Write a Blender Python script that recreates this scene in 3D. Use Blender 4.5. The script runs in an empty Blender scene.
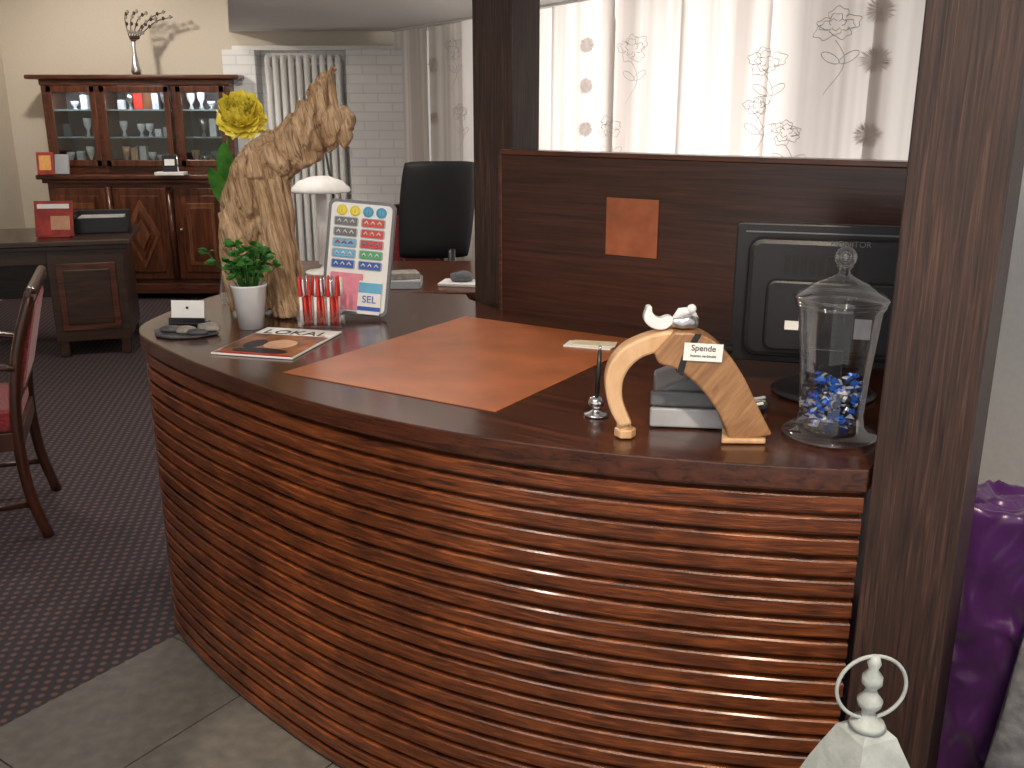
import bpy, bmesh, math, random
from mathutils import Vector, Matrix, noise
random.seed(7)
S=bpy.context.scene
COL=S.collection
try:
    S.view_settings.view_transform='Standard'
except Exception: pass

# ---------------------------------------------------------------- materials
def newmat(name):
    m=bpy.data.materials.new(name); m.use_nodes=True
    nt=m.node_tree; b=nt.nodes['Principled BSDF']
    return m,nt,b
def N(nt,t,**k):
    n=nt.nodes.new(t)
    for a,v in k.items(): setattr(n,a,v)
    return n
def c4(c): return (c[0],c[1],c[2],1)
def pbr(name,col,rough=.5,metal=0,bump=0,bscale=40,var=.12,coat=0,emit=None,spec=None,sheen=0):
    m,nt,b=newmat(name)
    tc=N(nt,'ShaderNodeTexCoord'); nz=N(nt,'ShaderNodeTexNoise'); nz.inputs['Scale'].default_value=bscale; nz.inputs['Detail'].default_value=4
    nt.links.new(tc.outputs['Object'],nz.inputs['Vector'])
    r=N(nt,'ShaderNodeValToRGB')
    r.color_ramp.elements[0].color=c4([max(0,x*(1-var)) for x in col]); r.color_ramp.elements[0].position=.3
    r.color_ramp.elements[1].color=c4([min(1,x*(1+var)) for x in col]); r.color_ramp.elements[1].position=.7
    nt.links.new(nz.outputs['Fac'],r.inputs['Fac']); nt.links.new(r.outputs['Color'],b.inputs['Base Color'])
    b.inputs['Roughness'].default_value=rough; b.inputs['Metallic'].default_value=metal
    b.inputs['Coat Weight'].default_value=coat
    b.inputs['Sheen Weight'].default_value=sheen
    if spec is not None: b.inputs['Specular IOR Level'].default_value=spec
    if emit:
        b.inputs['Emission Color'].default_value=c4(emit[0]); b.inputs['Emission Strength'].default_value=emit[1]
    if bump:
        bp=N(nt,'ShaderNodeBump'); bp.inputs['Strength'].default_value=bump; bp.inputs['Distance'].default_value=.01
        nt.links.new(nz.outputs['Fac'],bp.inputs['Height']); nt.links.new(bp.outputs['Normal'],b.inputs['Normal'])
    return m
def wood(name,c1,c2,scale=(4,4,90),rough=.35,rot=(0,0,0),bump=.15,coat=.0,ramp=(.35,.7),dist=.6,c3=None,blotch=0,blo=(.68,.66,.64),bhi=1.2):
    m,nt,b=newmat(name)
    tc=N(nt,'ShaderNodeTexCoord'); mp=N(nt,'ShaderNodeMapping'); mp.inputs['Rotation'].default_value=rot; 
    mp2=N(nt,'ShaderNodeMapping'); mp2.inputs['Scale'].default_value=scale
    nt.links.new(tc.outputs['Object'],mp.inputs['Vector']); nt.links.new(mp.outputs['Vector'],mp2.inputs['Vector'])
    nz=N(nt,'ShaderNodeTexNoise'); nz.inputs['Scale'].default_value=1; nz.inputs['Detail'].default_value=7; nz.inputs['Roughness'].default_value=.65; nz.inputs['Distortion'].default_value=dist
    nt.links.new(mp2.outputs['Vector'],nz.inputs['Vector'])
    r=N(nt,'ShaderNodeValToRGB'); e=r.color_ramp.elements
    e[0].color=c4(c1); e[0].position=ramp[0]; e[1].color=c4(c2); e[1].position=ramp[1]
    if c3:
        x=e.new((ramp[0]+ramp[1])/2); x.color=c4(c3)
    nt.links.new(nz.outputs['Fac'],r.inputs['Fac'])
    out=r.outputs['Color']
    if blotch:
        n2=N(nt,'ShaderNodeTexNoise'); n2.inputs['Scale'].default_value=blotch; n2.inputs['Detail'].default_value=3
        nt.links.new(tc.outputs['Object'],n2.inputs['Vector'])
        r2=N(nt,'ShaderNodeValToRGB'); r2.color_ramp.elements[0].position=.3; r2.color_ramp.elements[0].color=c4(blo); r2.color_ramp.elements[1].position=.68; r2.color_ramp.elements[1].color=(bhi,bhi,bhi,1)
        nt.links.new(n2.outputs['Fac'],r2.inputs['Fac'])
        mx=N(nt,'ShaderNodeMixRGB',blend_type='MULTIPLY'); mx.inputs['Fac'].default_value=1
        nt.links.new(out,mx.inputs[1]); nt.links.new(r2.outputs['Color'],mx.inputs[2]); out=mx.outputs[0]
    nt.links.new(out,b.inputs['Base Color'])
    b.inputs['Roughness'].default_value=rough; b.inputs['Coat Weight'].default_value=coat; b.inputs['Coat Roughness'].default_value=.15
    bp=N(nt,'ShaderNodeBump'); bp.inputs['Strength'].default_value=bump; bp.inputs['Distance'].default_value=.004
    nt.links.new(nz.outputs['Fac'],bp.inputs['Height']); nt.links.new(bp.outputs['Normal'],b.inputs['Normal'])
    return m
def thinglass(name,tint=(1,1,1),base=.05):
    m,nt,b=newmat(name); nt.nodes.remove(b)
    o=nt.nodes['Material Output']
    t=N(nt,'ShaderNodeBsdfTransparent'); t.inputs['Color'].default_value=c4(tint)
    g=N(nt,'ShaderNodeBsdfGlossy'); g.inputs['Roughness'].default_value=.03
    lw=N(nt,'ShaderNodeLayerWeight'); lw.inputs['Blend'].default_value=.25
    ma=N(nt,'ShaderNodeMath',operation='MULTIPLY_ADD'); ma.inputs[1].default_value=.8; ma.inputs[2].default_value=base; ma.use_clamp=True
    mx=N(nt,'ShaderNodeMixShader')
    nt.links.new(lw.outputs['Facing'],ma.inputs[0])
    nt.links.new(ma.outputs[0],mx.inputs[0]); nt.links.new(t.outputs[0],mx.inputs[1]); nt.links.new(g.outputs[0],mx.inputs[2]); nt.links.new(mx.outputs[0],o.inputs['Surface'])
    return m
def voile(name,ca,cb_,scl=(7,7,.2),trans=.5):
    m,nt,b=newmat(name); nt.nodes.remove(b); o=nt.nodes['Material Output']
    tc=N(nt,'ShaderNodeTexCoord'); nz=N(nt,'ShaderNodeTexNoise'); mp=N(nt,'ShaderNodeMapping'); mp.inputs['Scale'].default_value=scl
    nt.links.new(tc.outputs['Object'],mp.inputs[0]); nt.links.new(mp.outputs[0],nz.inputs['Vector']); nz.inputs['Scale'].default_value=1
    r=N(nt,'ShaderNodeValToRGB'); r.color_ramp.elements[0].position=.38; r.color_ramp.elements[0].color=c4(ca); r.color_ramp.elements[1].position=.62; r.color_ramp.elements[1].color=c4(cb_)
    nt.links.new(nz.outputs['Fac'],r.inputs['Fac'])
    d=N(nt,'ShaderNodeBsdfDiffuse'); t=N(nt,'ShaderNodeBsdfTranslucent'); mx=N(nt,'ShaderNodeMixShader'); mx.inputs[0].default_value=trans
    for q in(d,t): nt.links.new(r.outputs['Color'],q.inputs['Color'])
    nt.links.new(d.outputs[0],mx.inputs[1]); nt.links.new(t.outputs[0],mx.inputs[2]); nt.links.new(mx.outputs[0],o.inputs['Surface'])
    return m

DARK=wood('wood_dark_counter',(.028,.009,.005),(.10,.030,.013),(3,60,60),.2,(0,0,.59),.08,.45)
SLAT=wood('wood_slats',(.030,.008,.004),(.29,.080,.017),(9,9,130),.3,(0,0,0),.3,.3,(.32,.72),1.0,c3=(.135,.034,.009),blotch=7)
COLM=wood('wood_column',(.014,.007,.006),(.11,.056,.040),(150,150,4),.5,(0,0,0),.4,.1,(.36,.74),.8,c3=(.045,.021,.015))
PANL=wood('wood_panel',(.024,.009,.006),(.075,.026,.015),(3,60,90),.3,(0,0,0),.12,.2)
CABW=wood('wood_cabinet',(.04,.012,.006),(.15,.048,.022),(4,4,40),.3,(0,0,0),.1,.3)
CABV=wood('wood_cabinet_door',(.045,.014,.007),(.17,.055,.024),(40,40,4),.28,(0,0,0),.1,.3)
CABL=wood('wood_cabinet_inlay',(.10,.035,.015),(.26,.10,.045),(40,40,4),.28,(0,0,0),.1,.3)
DESKW=wood('wood_desk',(.02,.009,.005),(.07,.03,.015),(4,4,40),.35,(0,0,0),.1,.2)
CHW=wood('wood_chair',(.02,.006,.003),(.08,.022,.01),(30,30,4),.3,(0,0,0),.1,.3)
DRIFT=wood('wood_driftwood',(.12,.065,.035),(.68,.50,.33),(70,45,5),.8,(0,.22,0),1.0,0,(.30,.66),1.4,c3=(.44,.29,.165),blotch=8,blo=(.72,.64,.55),bhi=1.2)
HORN1=wood('wood_light_beech',(.5,.28,.13),(.7,.46,.26),(20,20,6),.3,(0,0,0),.05,.3)
HORN2=wood('wood_oak_aid',(.22,.10,.04),(.42,.23,.10),(8,60,60),.35,(0,.9,0),.1,.2)
LEATH=pbr('copper_leather',(.35,.105,.036),.36,0,.12,9,.2)
COPP=pbr('copper_plate',(.38,.12,.055),.4,.3,.1,12,.25)
WHITE=pbr('white_paint',(.84,.83,.81),.5,0,.0,30,.03)
CERAM=pbr('white_ceramic',(.75,.76,.78),.25,0,0,30,.02,.5)
PAPER=pbr('paper_white',(.82,.82,.8),.6,0,0,30,.02)
BLACK=pbr('black_plastic',(.012,.012,.014),.38,0,.05,200,.1)
BLACK2=pbr('black_mesh',(.008,.009,.011),.6,0,.1,200,.1)
GREY=pbr('grey_plastic',(.13,.135,.15),.4,0,0,60,.05)
LGREY=pbr('light_grey_plastic',(.4,.42,.45),.4,0,0,60,.05)
CHROME=pbr('chrome',(.75,.75,.77),.12,1,0,30,.02)
SILVER=pbr('silver_satin_metal',(.6,.6,.62),.3,1,0,30,.02)
FOIL=pbr('silver_foil',(.5,.53,.6),.3,.5,0,30,.1)
RED=pbr('red_plastic',(.6,.03,.02),.35)
REDF=pbr('red_upholstery',(.26,.02,.025),.85,0,.3,90,.5,0,None,None,.3)
YEL=pbr('petal_yellow',(.95,.80,.10),.55,0,.1,40,.08)
GREEN=pbr('leaf_green',(.06,.22,.03),.45,0,.1,30,.4)
GREEN2=pbr('leaf_dark_green',(.04,.17,.025),.45,0,.1,60,.5)
SOIL=pbr('soil',(.03,.02,.012),.9,0,.5,90,.4)
BLUE=pbr('blue_plastic',(.02,.09,.42),.3)
DBLUE=pbr('blue_foil',(.015,.10,.48),.25,.2)
PINK=pbr('pink_print',(.75,.25,.33),.5)
GRN3=pbr('green_print',(.05,.38,.14),.4)
CYAN=pbr('cyan_print',(.12,.42,.65),.4)
SLATE=pbr('slate_stone',(.07,.07,.075),.6,0,.5,40,.4)
STONE=pbr('pebble',(.28,.25,.22),.6,0,.3,40,.3)
PRINT=voile('curtain_print',(.42,.36,.35),(.52,.46,.44),(20,20,20),.4)
PRINT2=voile('curtain_print_soft',(.52,.46,.43),(.64,.57,.54),(20,20,20),.42)
GLASS=thinglass('thin_glass')
GLASSD=thinglass('cabinet_glass',(.85,.9,.92),.10)
LANT=pbr('lantern_paint',(.42,.46,.45),.55,0,.4,35,.15)

# ---------------------------------------------------------------- helpers
def grp(name,loc=(0,0,0),rot=(0,0,0),parent=None):
    e=bpy.data.objects.new(name,None); e.empty_display_size=.1; COL.objects.link(e)
    e.location=loc; e.rotation_euler=rot
    if parent: e.parent=parent
    return e
def mk(name,verts,faces,mat=None,parent=None,loc=(0,0,0),rot=(0,0,0),smooth=False,bevel=0,fix=True,doubles=False):
    me=bpy.data.meshes.new(name); me.from_pydata([tuple(v) for v in verts],[],faces); me.update()
    if fix:
        bm=bmesh.new(); bm.from_mesh(me)
        if doubles: bmesh.ops.remove_doubles(bm,verts=bm.verts,dist=1e-5)
        bmesh.ops.recalc_face_normals(bm,faces=bm.faces); bm.to_mesh(me); bm.free()
    ob=bpy.data.objects.new(name,me); COL.objects.link(ob)
    ob.location=loc; ob.rotation_euler=rot
    if parent: ob.parent=parent
    if mat:
        for m in (mat if isinstance(mat,(list,tuple)) else [mat]): me.materials.append(m)
    if smooth:
        for p in me.polygons: p.use_smooth=True
    if bevel:
        b=ob.modifiers.new('bev','BEVEL'); b.width=bevel; b.segments=2; b.limit_method='ANGLE'
    return ob
def box(name,size,loc,mat,parent=None,rot=(0,0,0),bevel=.003):
    x,y,z=[s/2 for s in size]
    v=[(sx*x,sy*y,sz*z) for sz in(-1,1) for sy in(-1,1) for sx in(-1,1)]
    f=[(0,1,3,2),(4,6,7,5),(0,4,5,1),(2,3,7,6),(0,2,6,4),(1,5,7,3)]
    return mk(name,v,f,mat,parent,loc,rot,False,bevel)
def lathe(name,prof,mat,parent=None,loc=(0,0,0),rot=(0,0,0),seg=32,smooth=True):
    v=[];f=[]
    n=len(prof)
    for i in range(seg):
        a=2*math.pi*i/seg
        for r,z in prof: v.append((r*math.cos(a),r*math.sin(a),z))
    for i in range(seg):
        j=(i+1)%seg
        for k in range(n-1):
            f.append((i*n+k,j*n+k,j*n+k+1,i*n+k+1))
    return mk(name,v,f,mat,parent,loc,rot,smooth,0,True,True)
def tube_geo(pts,rad,seg=10,ref=None):
    pts=[Vector(p) for p in pts]; n=len(pts); v=[];f=[]
    up=Vector(ref).normalized() if ref else None
    prev=None
    for i,p in enumerate(pts):
        t=(pts[min(i+1,n-1)]-pts[max(i-1,0)]).normalized()
        if up:
            b=up; s=t.cross(b).normalized()
        else:
            if prev is None:
                h=Vector((0,0,1)) if abs(t.z)<.9 else Vector((1,0,0))
                s=t.cross(h).normalized()
            else:
                s=(prev-t*prev.dot(t)).normalized()
            prev=s; b=t.cross(s).normalized()
        r=rad[i] if isinstance(rad,(list,tuple)) else rad
        ra,rb=(r if isinstance(r,(list,tuple)) else (r,r))
        for k in range(seg):
            a=2*math.pi*k/seg
            v.append(p+s*(ra*math.cos(a))+b*(rb*math.sin(a)))
    for i in range(n-1):
        for k in range(seg):
            k2=(k+1)%seg
            f.append((i*seg+k,i*seg+k2,(i+1)*seg+k2,(i+1)*seg+k))
    f.append(tuple(range(seg))[::-1]); f.append(tuple((n-1)*seg+k for k in range(seg)))
    return v,f
def tube(name,pts,rad,mat,parent=None,seg=10,ref=None,loc=(0,0,0),rot=(0,0,0)):
    v,f=tube_geo(pts,rad,seg,ref)
    return mk(name,v,f,mat,parent,loc,rot,True)
def prism(name,out,z0,z1,mat,parent=None,plane='XY',loc=(0,0,0),rot=(0,0,0),bevel=0,smooth=False):
    n=len(out)
    if plane=='XY': v=[(x,y,z0) for x,y in out]+[(x,y,z1) for x,y in out]
    else: v=[(x,z0,y) for x,y in out]+[(x,z1,y) for x,y in out]
    f=[tuple(range(n))[::-1],tuple(range(n,2*n))]+[(i,(i+1)%n,n+(i+1)%n,n+i) for i in range(n)]
    return mk(name,v,f,mat,parent,loc,rot,smooth,bevel)
def ball(name,r,loc,mat,parent=None,sc=(1,1,1),rot=(0,0,0),sub=3):
    bm=bmesh.new(); bmesh.ops.create_icosphere(bm,subdivisions=sub,radius=r)
    for v in bm.verts: v.co=Vector((v.co.x*sc[0],v.co.y*sc[1],v.co.z*sc[2]))
    me=bpy.data.meshes.new(name); bm.to_mesh(me); bm.free()
    for p in me.polygons: p.use_smooth=True
    me.materials.append(mat); ob=bpy.data.objects.new(name,me); COL.objects.link(ob); ob.location=loc; ob.rotation_euler=rot
    if parent: ob.parent=parent
    return ob
def torus(name,R,r,loc,mat,parent=None,rot=(0,0,0),seg=40,s2=8):
    v=[];f=[]
    for i in range(seg):
        a=2*math.pi*i/seg
        for k in range(s2):
            b=2*math.pi*k/s2
            v.append(((R+r*math.cos(b))*math.cos(a),(R+r*math.cos(b))*math.sin(a),r*math.sin(b)))
    for i in range(seg):
        for k in range(s2):
            f.append((i*s2+k,((i+1)%seg)*s2+k,((i+1)%seg)*s2+(k+1)%s2,i*s2+(k+1)%s2))
    return mk(name,v,f,mat,parent,loc,rot,True)
def text(name,s,size,loc,rot,mat,parent=None):
    c=bpy.data.curves.new(name,'FONT'); c.body=s; c.size=size; c.extrude=.0004; c.align_x='CENTER'
    o=bpy.data.objects.new(name,c); COL.objects.link(o); o.location=loc; o.rotation_euler=rot; c.materials.append(mat)
    if parent: o.parent=parent
    return o
def catmull(P,k=10):
    out=[]
    P=[Vector(p) for p in P]; n=len(P)
    for i in range(n-1):
        p0=P[i-1] if i>0 else P[0]*2-P[1]; p1=P[i]; p2=P[i+1]; p3=P[i+2] if i+2<n else P[-1]*2-P[-2]
        for j in range(k):
            t=j/k
            out.append(.5*((2*p1)+(p2-p0)*t+(2*p0-5*p1+4*p2-p3)*t*t+(3*p1-p0-3*p2+p3)*t**3))
    out.append(P[-1]); return out

D=Vector((.829,-.559)); Nn=Vector((.559,.829)); ANG=math.atan2(-.559,.829)

# ---------------------------------------------------------------- room shell
def floor_mats():
    m,nt,b=newmat('carpet_dotted')
    tc=N(nt,'ShaderNodeTexCoord'); mp=N(nt,'ShaderNodeMapping'); mp.inputs['Rotation'].default_value=(0,0,.59+.785); mp.inputs['Scale'].default_value=(29,29,29)
    nt.links.new(tc.outputs['Object'],mp.inputs['Vector'])
    fr=N(nt,'ShaderNodeVectorMath',operation='FRACTION'); sb=N(nt,'ShaderNodeVectorMath',operation='SUBTRACT'); sb.inputs[1].default_value=(.5,.5,0)
    ml=N(nt,'ShaderNodeVectorMath',operation='MULTIPLY'); ml.inputs[1].default_value=(1,1,0)
    ln=N(nt,'ShaderNodeVectorMath',operation='LENGTH')
    nt.links.new(mp.outputs['Vector'],fr.inputs[0]); nt.links.new(fr.outputs[0],sb.inputs[0]); nt.links.new(sb.outputs[0],ml.inputs[0]); nt.links.new(ml.outputs[0],ln.inputs[0])
    r=N(nt,'ShaderNodeValToRGB'); e=r.color_ramp.elements; e[0].position=.16; e[0].color=(.19,.11,.10,1); e[1].position=.36; e[1].color=(.060,.055,.064,1)
    nt.links.new(ln.outputs['Value'],r.inputs['Fac'])
    nz=N(nt,'ShaderNodeTexNoise'); nz.inputs['Scale'].default_value=300
    nt.links.new(tc.outputs['Object'],nz.inputs['Vector'])
    mx=N(nt,'ShaderNodeMixRGB',blend_type='MULTIPLY'); mx.inputs['Fac'].default_value=.4
    nt.links.new(r.outputs['Color'],mx.inputs[1]); nt.links.new(nz.outputs['Fac'],mx.inputs[2]); nt.links.new(mx.outputs[0],b.inputs['Base Color'])
    b.inputs['Roughness'].default_value=.95; b.inputs['Specular IOR Level'].default_value=.1
    return m
CARPET=floor_mats()
TILE=pbr('stone_tile',(.105,.097,.088),.5,0,.15,25,.2)
CREAM=pbr('wall_cream',(.68,.61,.51),.8,0,.1,60,.03)
WWALL=pbr('wall_white',(.78,.77,.74),.8,0,.1,60,.03)
CEIL=pbr('ceiling_paint',(.86,.86,.85),.8,0,0,30,.02)
def brickmat():
    m,nt,b=newmat('white_brick')
    tc=N(nt,'ShaderNodeTexCoord'); sp=N(nt,'ShaderNodeSeparateXYZ'); cb=N(nt,'ShaderNodeCombineXYZ')
    nt.links.new(tc.outputs['Object'],sp.inputs[0])
    ad=N(nt,'ShaderNodeMath',operation='ADD'); nt.links.new(sp.outputs['X'],ad.inputs[0]); nt.links.new(sp.outputs['Y'],ad.inputs[1])
    nt.links.new(ad.outputs[0],cb.inputs[0]); nt.links.new(sp.outputs['Z'],cb.inputs[1])
    br=N(nt,'ShaderNodeTexBrick'); br.inputs['Scale'].default_value=1; br.inputs['Brick Width'].default_value=.24; br.inputs['Row Height'].default_value=.075; br.inputs['Mortar Size'].default_value=.006
    br.inputs['Color1'].default_value=(.87,.87,.86,1); br.inputs['Color2'].default_value=(.82,.82,.81,1); br.inputs['Mortar'].default_value=(.74,.73,.72,1)
    nt.links.new(cb.outputs[0],br.inputs['Vector']); nt.links.new(br.outputs['Color'],b.inputs['Base Color'])
    bp=N(nt,'ShaderNodeBump',invert=True); bp.inputs['Strength'].default_value=.5; bp.inputs['Distance'].default_value=.015
    nt.links.new(br.outputs['Fac'],bp.inputs['Height']); nt.links.new(bp.outputs['Normal'],b.inputs['Normal']); b.inputs['Roughness'].default_value=.7
    return m
BRICK=brickmat()

XL,YB,YF=-4.35,8.65,-1.0
prism('floor',[(XL-.1,YF),(4.6,YF),(4.6,YB+.1),(XL-.1,YB+.1)],-.1,0,CARPET)
tg=grp('floor_tiles')
B0=Vector((-1.06,2.66))
k=0
for i in range(5):
    for j in range(-6,3):
        o=B0+D*(i*.42+.0)+Nn*(j*.62)
        pts=[o+D*.002+Nn*.002,o+D*.417+Nn*.002,o+D*.417+Nn*.617,o+D*.002+Nn*.617]
        k+=1
        prism('tile_%d'%k,[tuple(p) for p in pts],.0,.006,TILE,tg)
box('wall_back',(9.2,.1,2.7),(.1,YB+.06,1.35),CREAM,bevel=0)
box('wall_left',(.1,9.8,2.7),(XL-.06,3.85,1.35),CREAM,bevel=0)
prism('ceiling',[(XL-.1,YF),(4.6,YF),(4.6,YB+.1),(XL-.1,YB+.1)],2.6,2.7,CEIL)
prism('ceiling_soffit',[(-2.4,8.65),(-1.6,5.8),(2.2,5.8),(2.2,8.65)],2.2,2.6,CEIL)
box('wall_brick_facing',(1.5,.06,2.04),(-1.6,8.60,1.02),BRICK,bevel=0)
box('trim_1',(1.5,.12,.04),(-1.6,8.57,2.06),WHITE,bevel=.004)
box('wall_brick_pier',(.27,.2,2.04),(-2.26,8.46,1.02),BRICK,bevel=.004)
box('wall_brick_pier.001',(.55,.2,2.04),(-1.1,8.46,1.02),BRICK,bevel=.004)

# window wall
W0=Vector((-.95,8.5)); WD=Vector((.5,-.866)); WN=Vector((-.866,-.5)); WA=math.atan2(-.866,.5)
def wpt(s,o=0): return W0+WD*s+WN*o
def wbox(name,s0,s1,z0,z1,o0,o1,mat,parent=None,bevel=0):
    p=[wpt(s0,o0),wpt(s1,o0),wpt(s1,o1),wpt(s0,o1)]
    return prism(name,[tuple(q) for q in p],z0,z1,mat,parent,bevel=bevel)
wbox('wall_window_sill',0,6.6,0,.8,-.42,-.24,WWALL)
wbox('wall_window_lintel',0,6.6,2.35,2.7,-.42,-.24,WWALL)
wg=grp('window_1')
for i,s in enumerate([0,1.1,2.2,3.3,4.45,5.6,6.55]):
    wbox('mullion_%d'%i,s-.06,s+.06,.8,2.35,-.30,-.20,WHITE,wg)
wbox('window_rail_top',0,6.6,2.28,2.35,-.38,-.30,WHITE,wg); wbox('window_rail_bottom',0,6.6,.8,.87,-.38,-.30,WHITE,wg)

CURT=voile('curtain_voile',(.58,.53,.50),(.84,.80,.77))
cg=grp('panel_curtain')
s=0.0;i=0
while s<6.4:
    w=.62; zt=2.19 if s<3.0 else 2.58
    o=0 if i%2 else .035
    v=[];f=[];nx=40
    for a in range(nx+1):
        ss=s-.02+(w+.04)*a/nx; oo=o+.004*math.sin(ss*22+i)
        p=wpt(ss,oo)
        v+= [(p.x,p.y,.12),(p.x,p.y,zt)]
    for a in range(nx): f.append((2*a,2*a+2,2*a+3,2*a+1))
    mk('curtain_panel_%d'%i,v,f,CURT,cg,smooth=True,fix=False)
    s+=w;i+=1
wbox('curtain_rail',0,3.05,2.185,2.2,-.01,.06,WHITE,cg); wbox('curtain_rail_high',3.05,6.45,2.575,2.598,-.01,.06,WHITE,cg)
def wl(s,z,o=.043):
    p=wpt(s,o); return (p.x,p.y,z)
def printdisc(s,z,r):
    V=[];F=[]
    rd=random.Random(int(s*100+z*1000))
    for q in range(54):
        a=q*math.tau/54+rd.random()*.1; L=r*(.8+.25*rd.random()); w=.05
        o=len(V)
        V+=[wl(s,z),wl(s+1.5*L*.7*math.cos(a-w),z+L*.7*math.sin(a-w)),wl(s+1.5*L*math.cos(a),z+L*math.sin(a)),wl(s+1.5*L*.7*math.cos(a+w),z+L*.7*math.sin(a+w))]
        F.append((o,o+1,o+2,o+3))
    mk('print_dandelion',V,F,PRINT2,cg,fix=False)
def printflower(s,z,r,seed):
    rd=random.Random(seed); V=[];F=[]
    def add(pts,c=(0,0)):
        v,f=tube_geo(pts,.0013,4); o=len(V); V.extend(v); F.extend([tuple(x+o for x in q) for q in f])
    # rose: concentric overlapping petals, sketchy outline
    for ring,(n,rr_) in enumerate([(5,1.0),(4,.68),(3,.4)]):
        for q in range(n):
            a=q*math.tau/n+rd.random()*.7+ring; L=r*rr_*(.8+.3*rd.random()); pts=[]
            for t in range(15):
                u=-1+2*t/14; aa=a+u*.75; R=L*(1-.45*u*u)*(1+.08*math.sin(9*u+q))
                pts.append(wl(s+1.5*R*math.cos(aa),z+R*.8*math.sin(aa)))
            add(pts)
    pts=[wl(s+.04*math.sin(t*.5)*1.5,z-r*.7-t*.028) for t in range(9)]
    add(pts)
    for sd in(-1,1):
        pts=[]
        for t in range(13):
            u=t/12*math.tau; lx=.07*(.5-.5*math.cos(u)); ly=.02*math.sin(u)
            pts.append(wl(s+.03+1.5*sd*lx,z-r*.8-.08+ly+lx*.5))
        add(pts)
    mk('print_flower',V,F,PRINT,cg)
for a in [(2.86,1.94,.06),(2.86,1.71,.06),(2.86,1.46,.06),(4.97,1.97,.06),(4.97,1.78,.065),(4.97,1.48,.06),(.75,1.9,.07),(.75,1.5,.06)]: printdisc(*a)
for q,a in enumerate([(3.3,1.90,.10),(4.34,1.80,.085),(4.30,1.60,.06),(4.75,1.93,.09),(4.5,1.48,.075),(3.1,1.47,.08),(1.1,2.0,.10),(1.2,1.55,.09),(5.3,1.7,.1)]): printflower(a[0],a[1],a[2],q)

prism('wall_right',[(1.37,2.80),(1.37+1.9*.829*1.0,2.80-1.9*.559),(1.37+1.9*.829+.056,2.80-1.9*.559+.083),(1.426,2.883)],0,2.6,WWALL)
prism('wall_right_return',[(1.426,2.885),(1.50,2.83),(2.38,3.05),(2.36,3.15)],0,2.6,WWALL)

# ---------------------------------------------------------------- reception desk
desk=grp('reception_desk')
C0=Vector((.642,1.614))
F=[(.642,1.614),(.522,1.628),(.348,1.66),(.166,1.707),(-.023,1.778),(-.232,1.886),(-.475,2.055),(-.79,2.35),(-1.015,2.61),(-1.095,2.75),(-1.105,2.9),(-1.06,3.15),(-.98,3.40)]
FC=[p for p in catmull([Vector((x,y)) for x,y in F],12)]
def norms(P):
    o=[]
    for i in range(len(P)):
        t=(P[min(i+1,len(P)-1)]-P[max(i-1,0)]).normalized(); o.append(Vector((-t.y,t.x)))
    return o
FN=norms(FC)
P0=Vector((-.036,3.03)); Eend=C0+Nn*.785
back=[(-.16,3.285),(-.145,3.20),(-.05,3.045),tuple(P0+D*.0-Nn*.003),tuple(Eend)]
prism('countertop',[tuple(p) for p in FC]+back,.925,.97,DARK,desk,bevel=.003)
ins=[p-n*.036 for p,n in zip(FC,FN)]
prism('desk_body',[tuple(p) for p in ins]+[(-.18,3.25),(-.16,3.17),(-.06,3.02),tuple(P0-Nn*.01+D*.02),tuple(Eend-D*.02-Nn*.01)],0.006,.925,DARK,desk)
prof=[];p=.0432
for i in range(21):
    z=.012+i*p
    prof+=[(.032,z),(.020,z),(.014,z+.002),(.012,z+.006),(.012,z+.031),(.015,z+.034),(.032,z+.035)]
prof.append((.032,.925))
v=[];f=[];m_=len(prof)
for q,n in zip(FC,FN):
    for off,z in prof:
        w=q-n*off; v.append((w.x,w.y,z))
for i in range(len(FC)-1):
    for k in range(m_-1): f.append((i*m_+k,(i+1)*m_+k,(i+1)*m_+k+1,i*m_+k+1))
mk('slatted_front',v,f,SLAT,desk,fix=True)
pad=[(-.561,2.264),(-.146,2.915),(.375,2.59),(-.036,1.950)]
prism('leather_inlay',pad,.9703,.9722,LEATH,desk,bevel=.001)

def column(name,c,z1=2.6):
    g=mk(name,*(lambda w,h:([(0,0,0),(w,0,0),(w,w,0),(0,w,0),(0,0,h),(w,0,h),(w,w,h),(0,w,h)],[(0,3,2,1),(4,5,6,7),(0,1,5,4),(1,2,6,5),(2,3,7,6),(3,0,4,7)]))(.154,z1),COLM,None,(c[0],c[1],0),(0,0,ANG),False,.003)
    return g
column('wooden_column',(.646,1.608)); column('wooden_column.001',(-.125,3.19))
pp=grp('rear_screen_panel',(P0.x,P0.y,0),(0,0,ANG),desk)
PL=1.39
box('panel_board',(PL,.06,1.455),(PL/2,.03,.7275),PANL,pp,bevel=.002)
box('panel_cap',(PL,.075,.014),(PL/2,.033,1.462),CABW,pp,bevel=.002)
box('panel_end_strip',(.012,.066,1.455),(.0,.03,.7275),CABW,pp,bevel=.002)
box('copper_plate',(.165,.006,.165),(.46,-.003,1.262),COPP,pp,bevel=.001)

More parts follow.
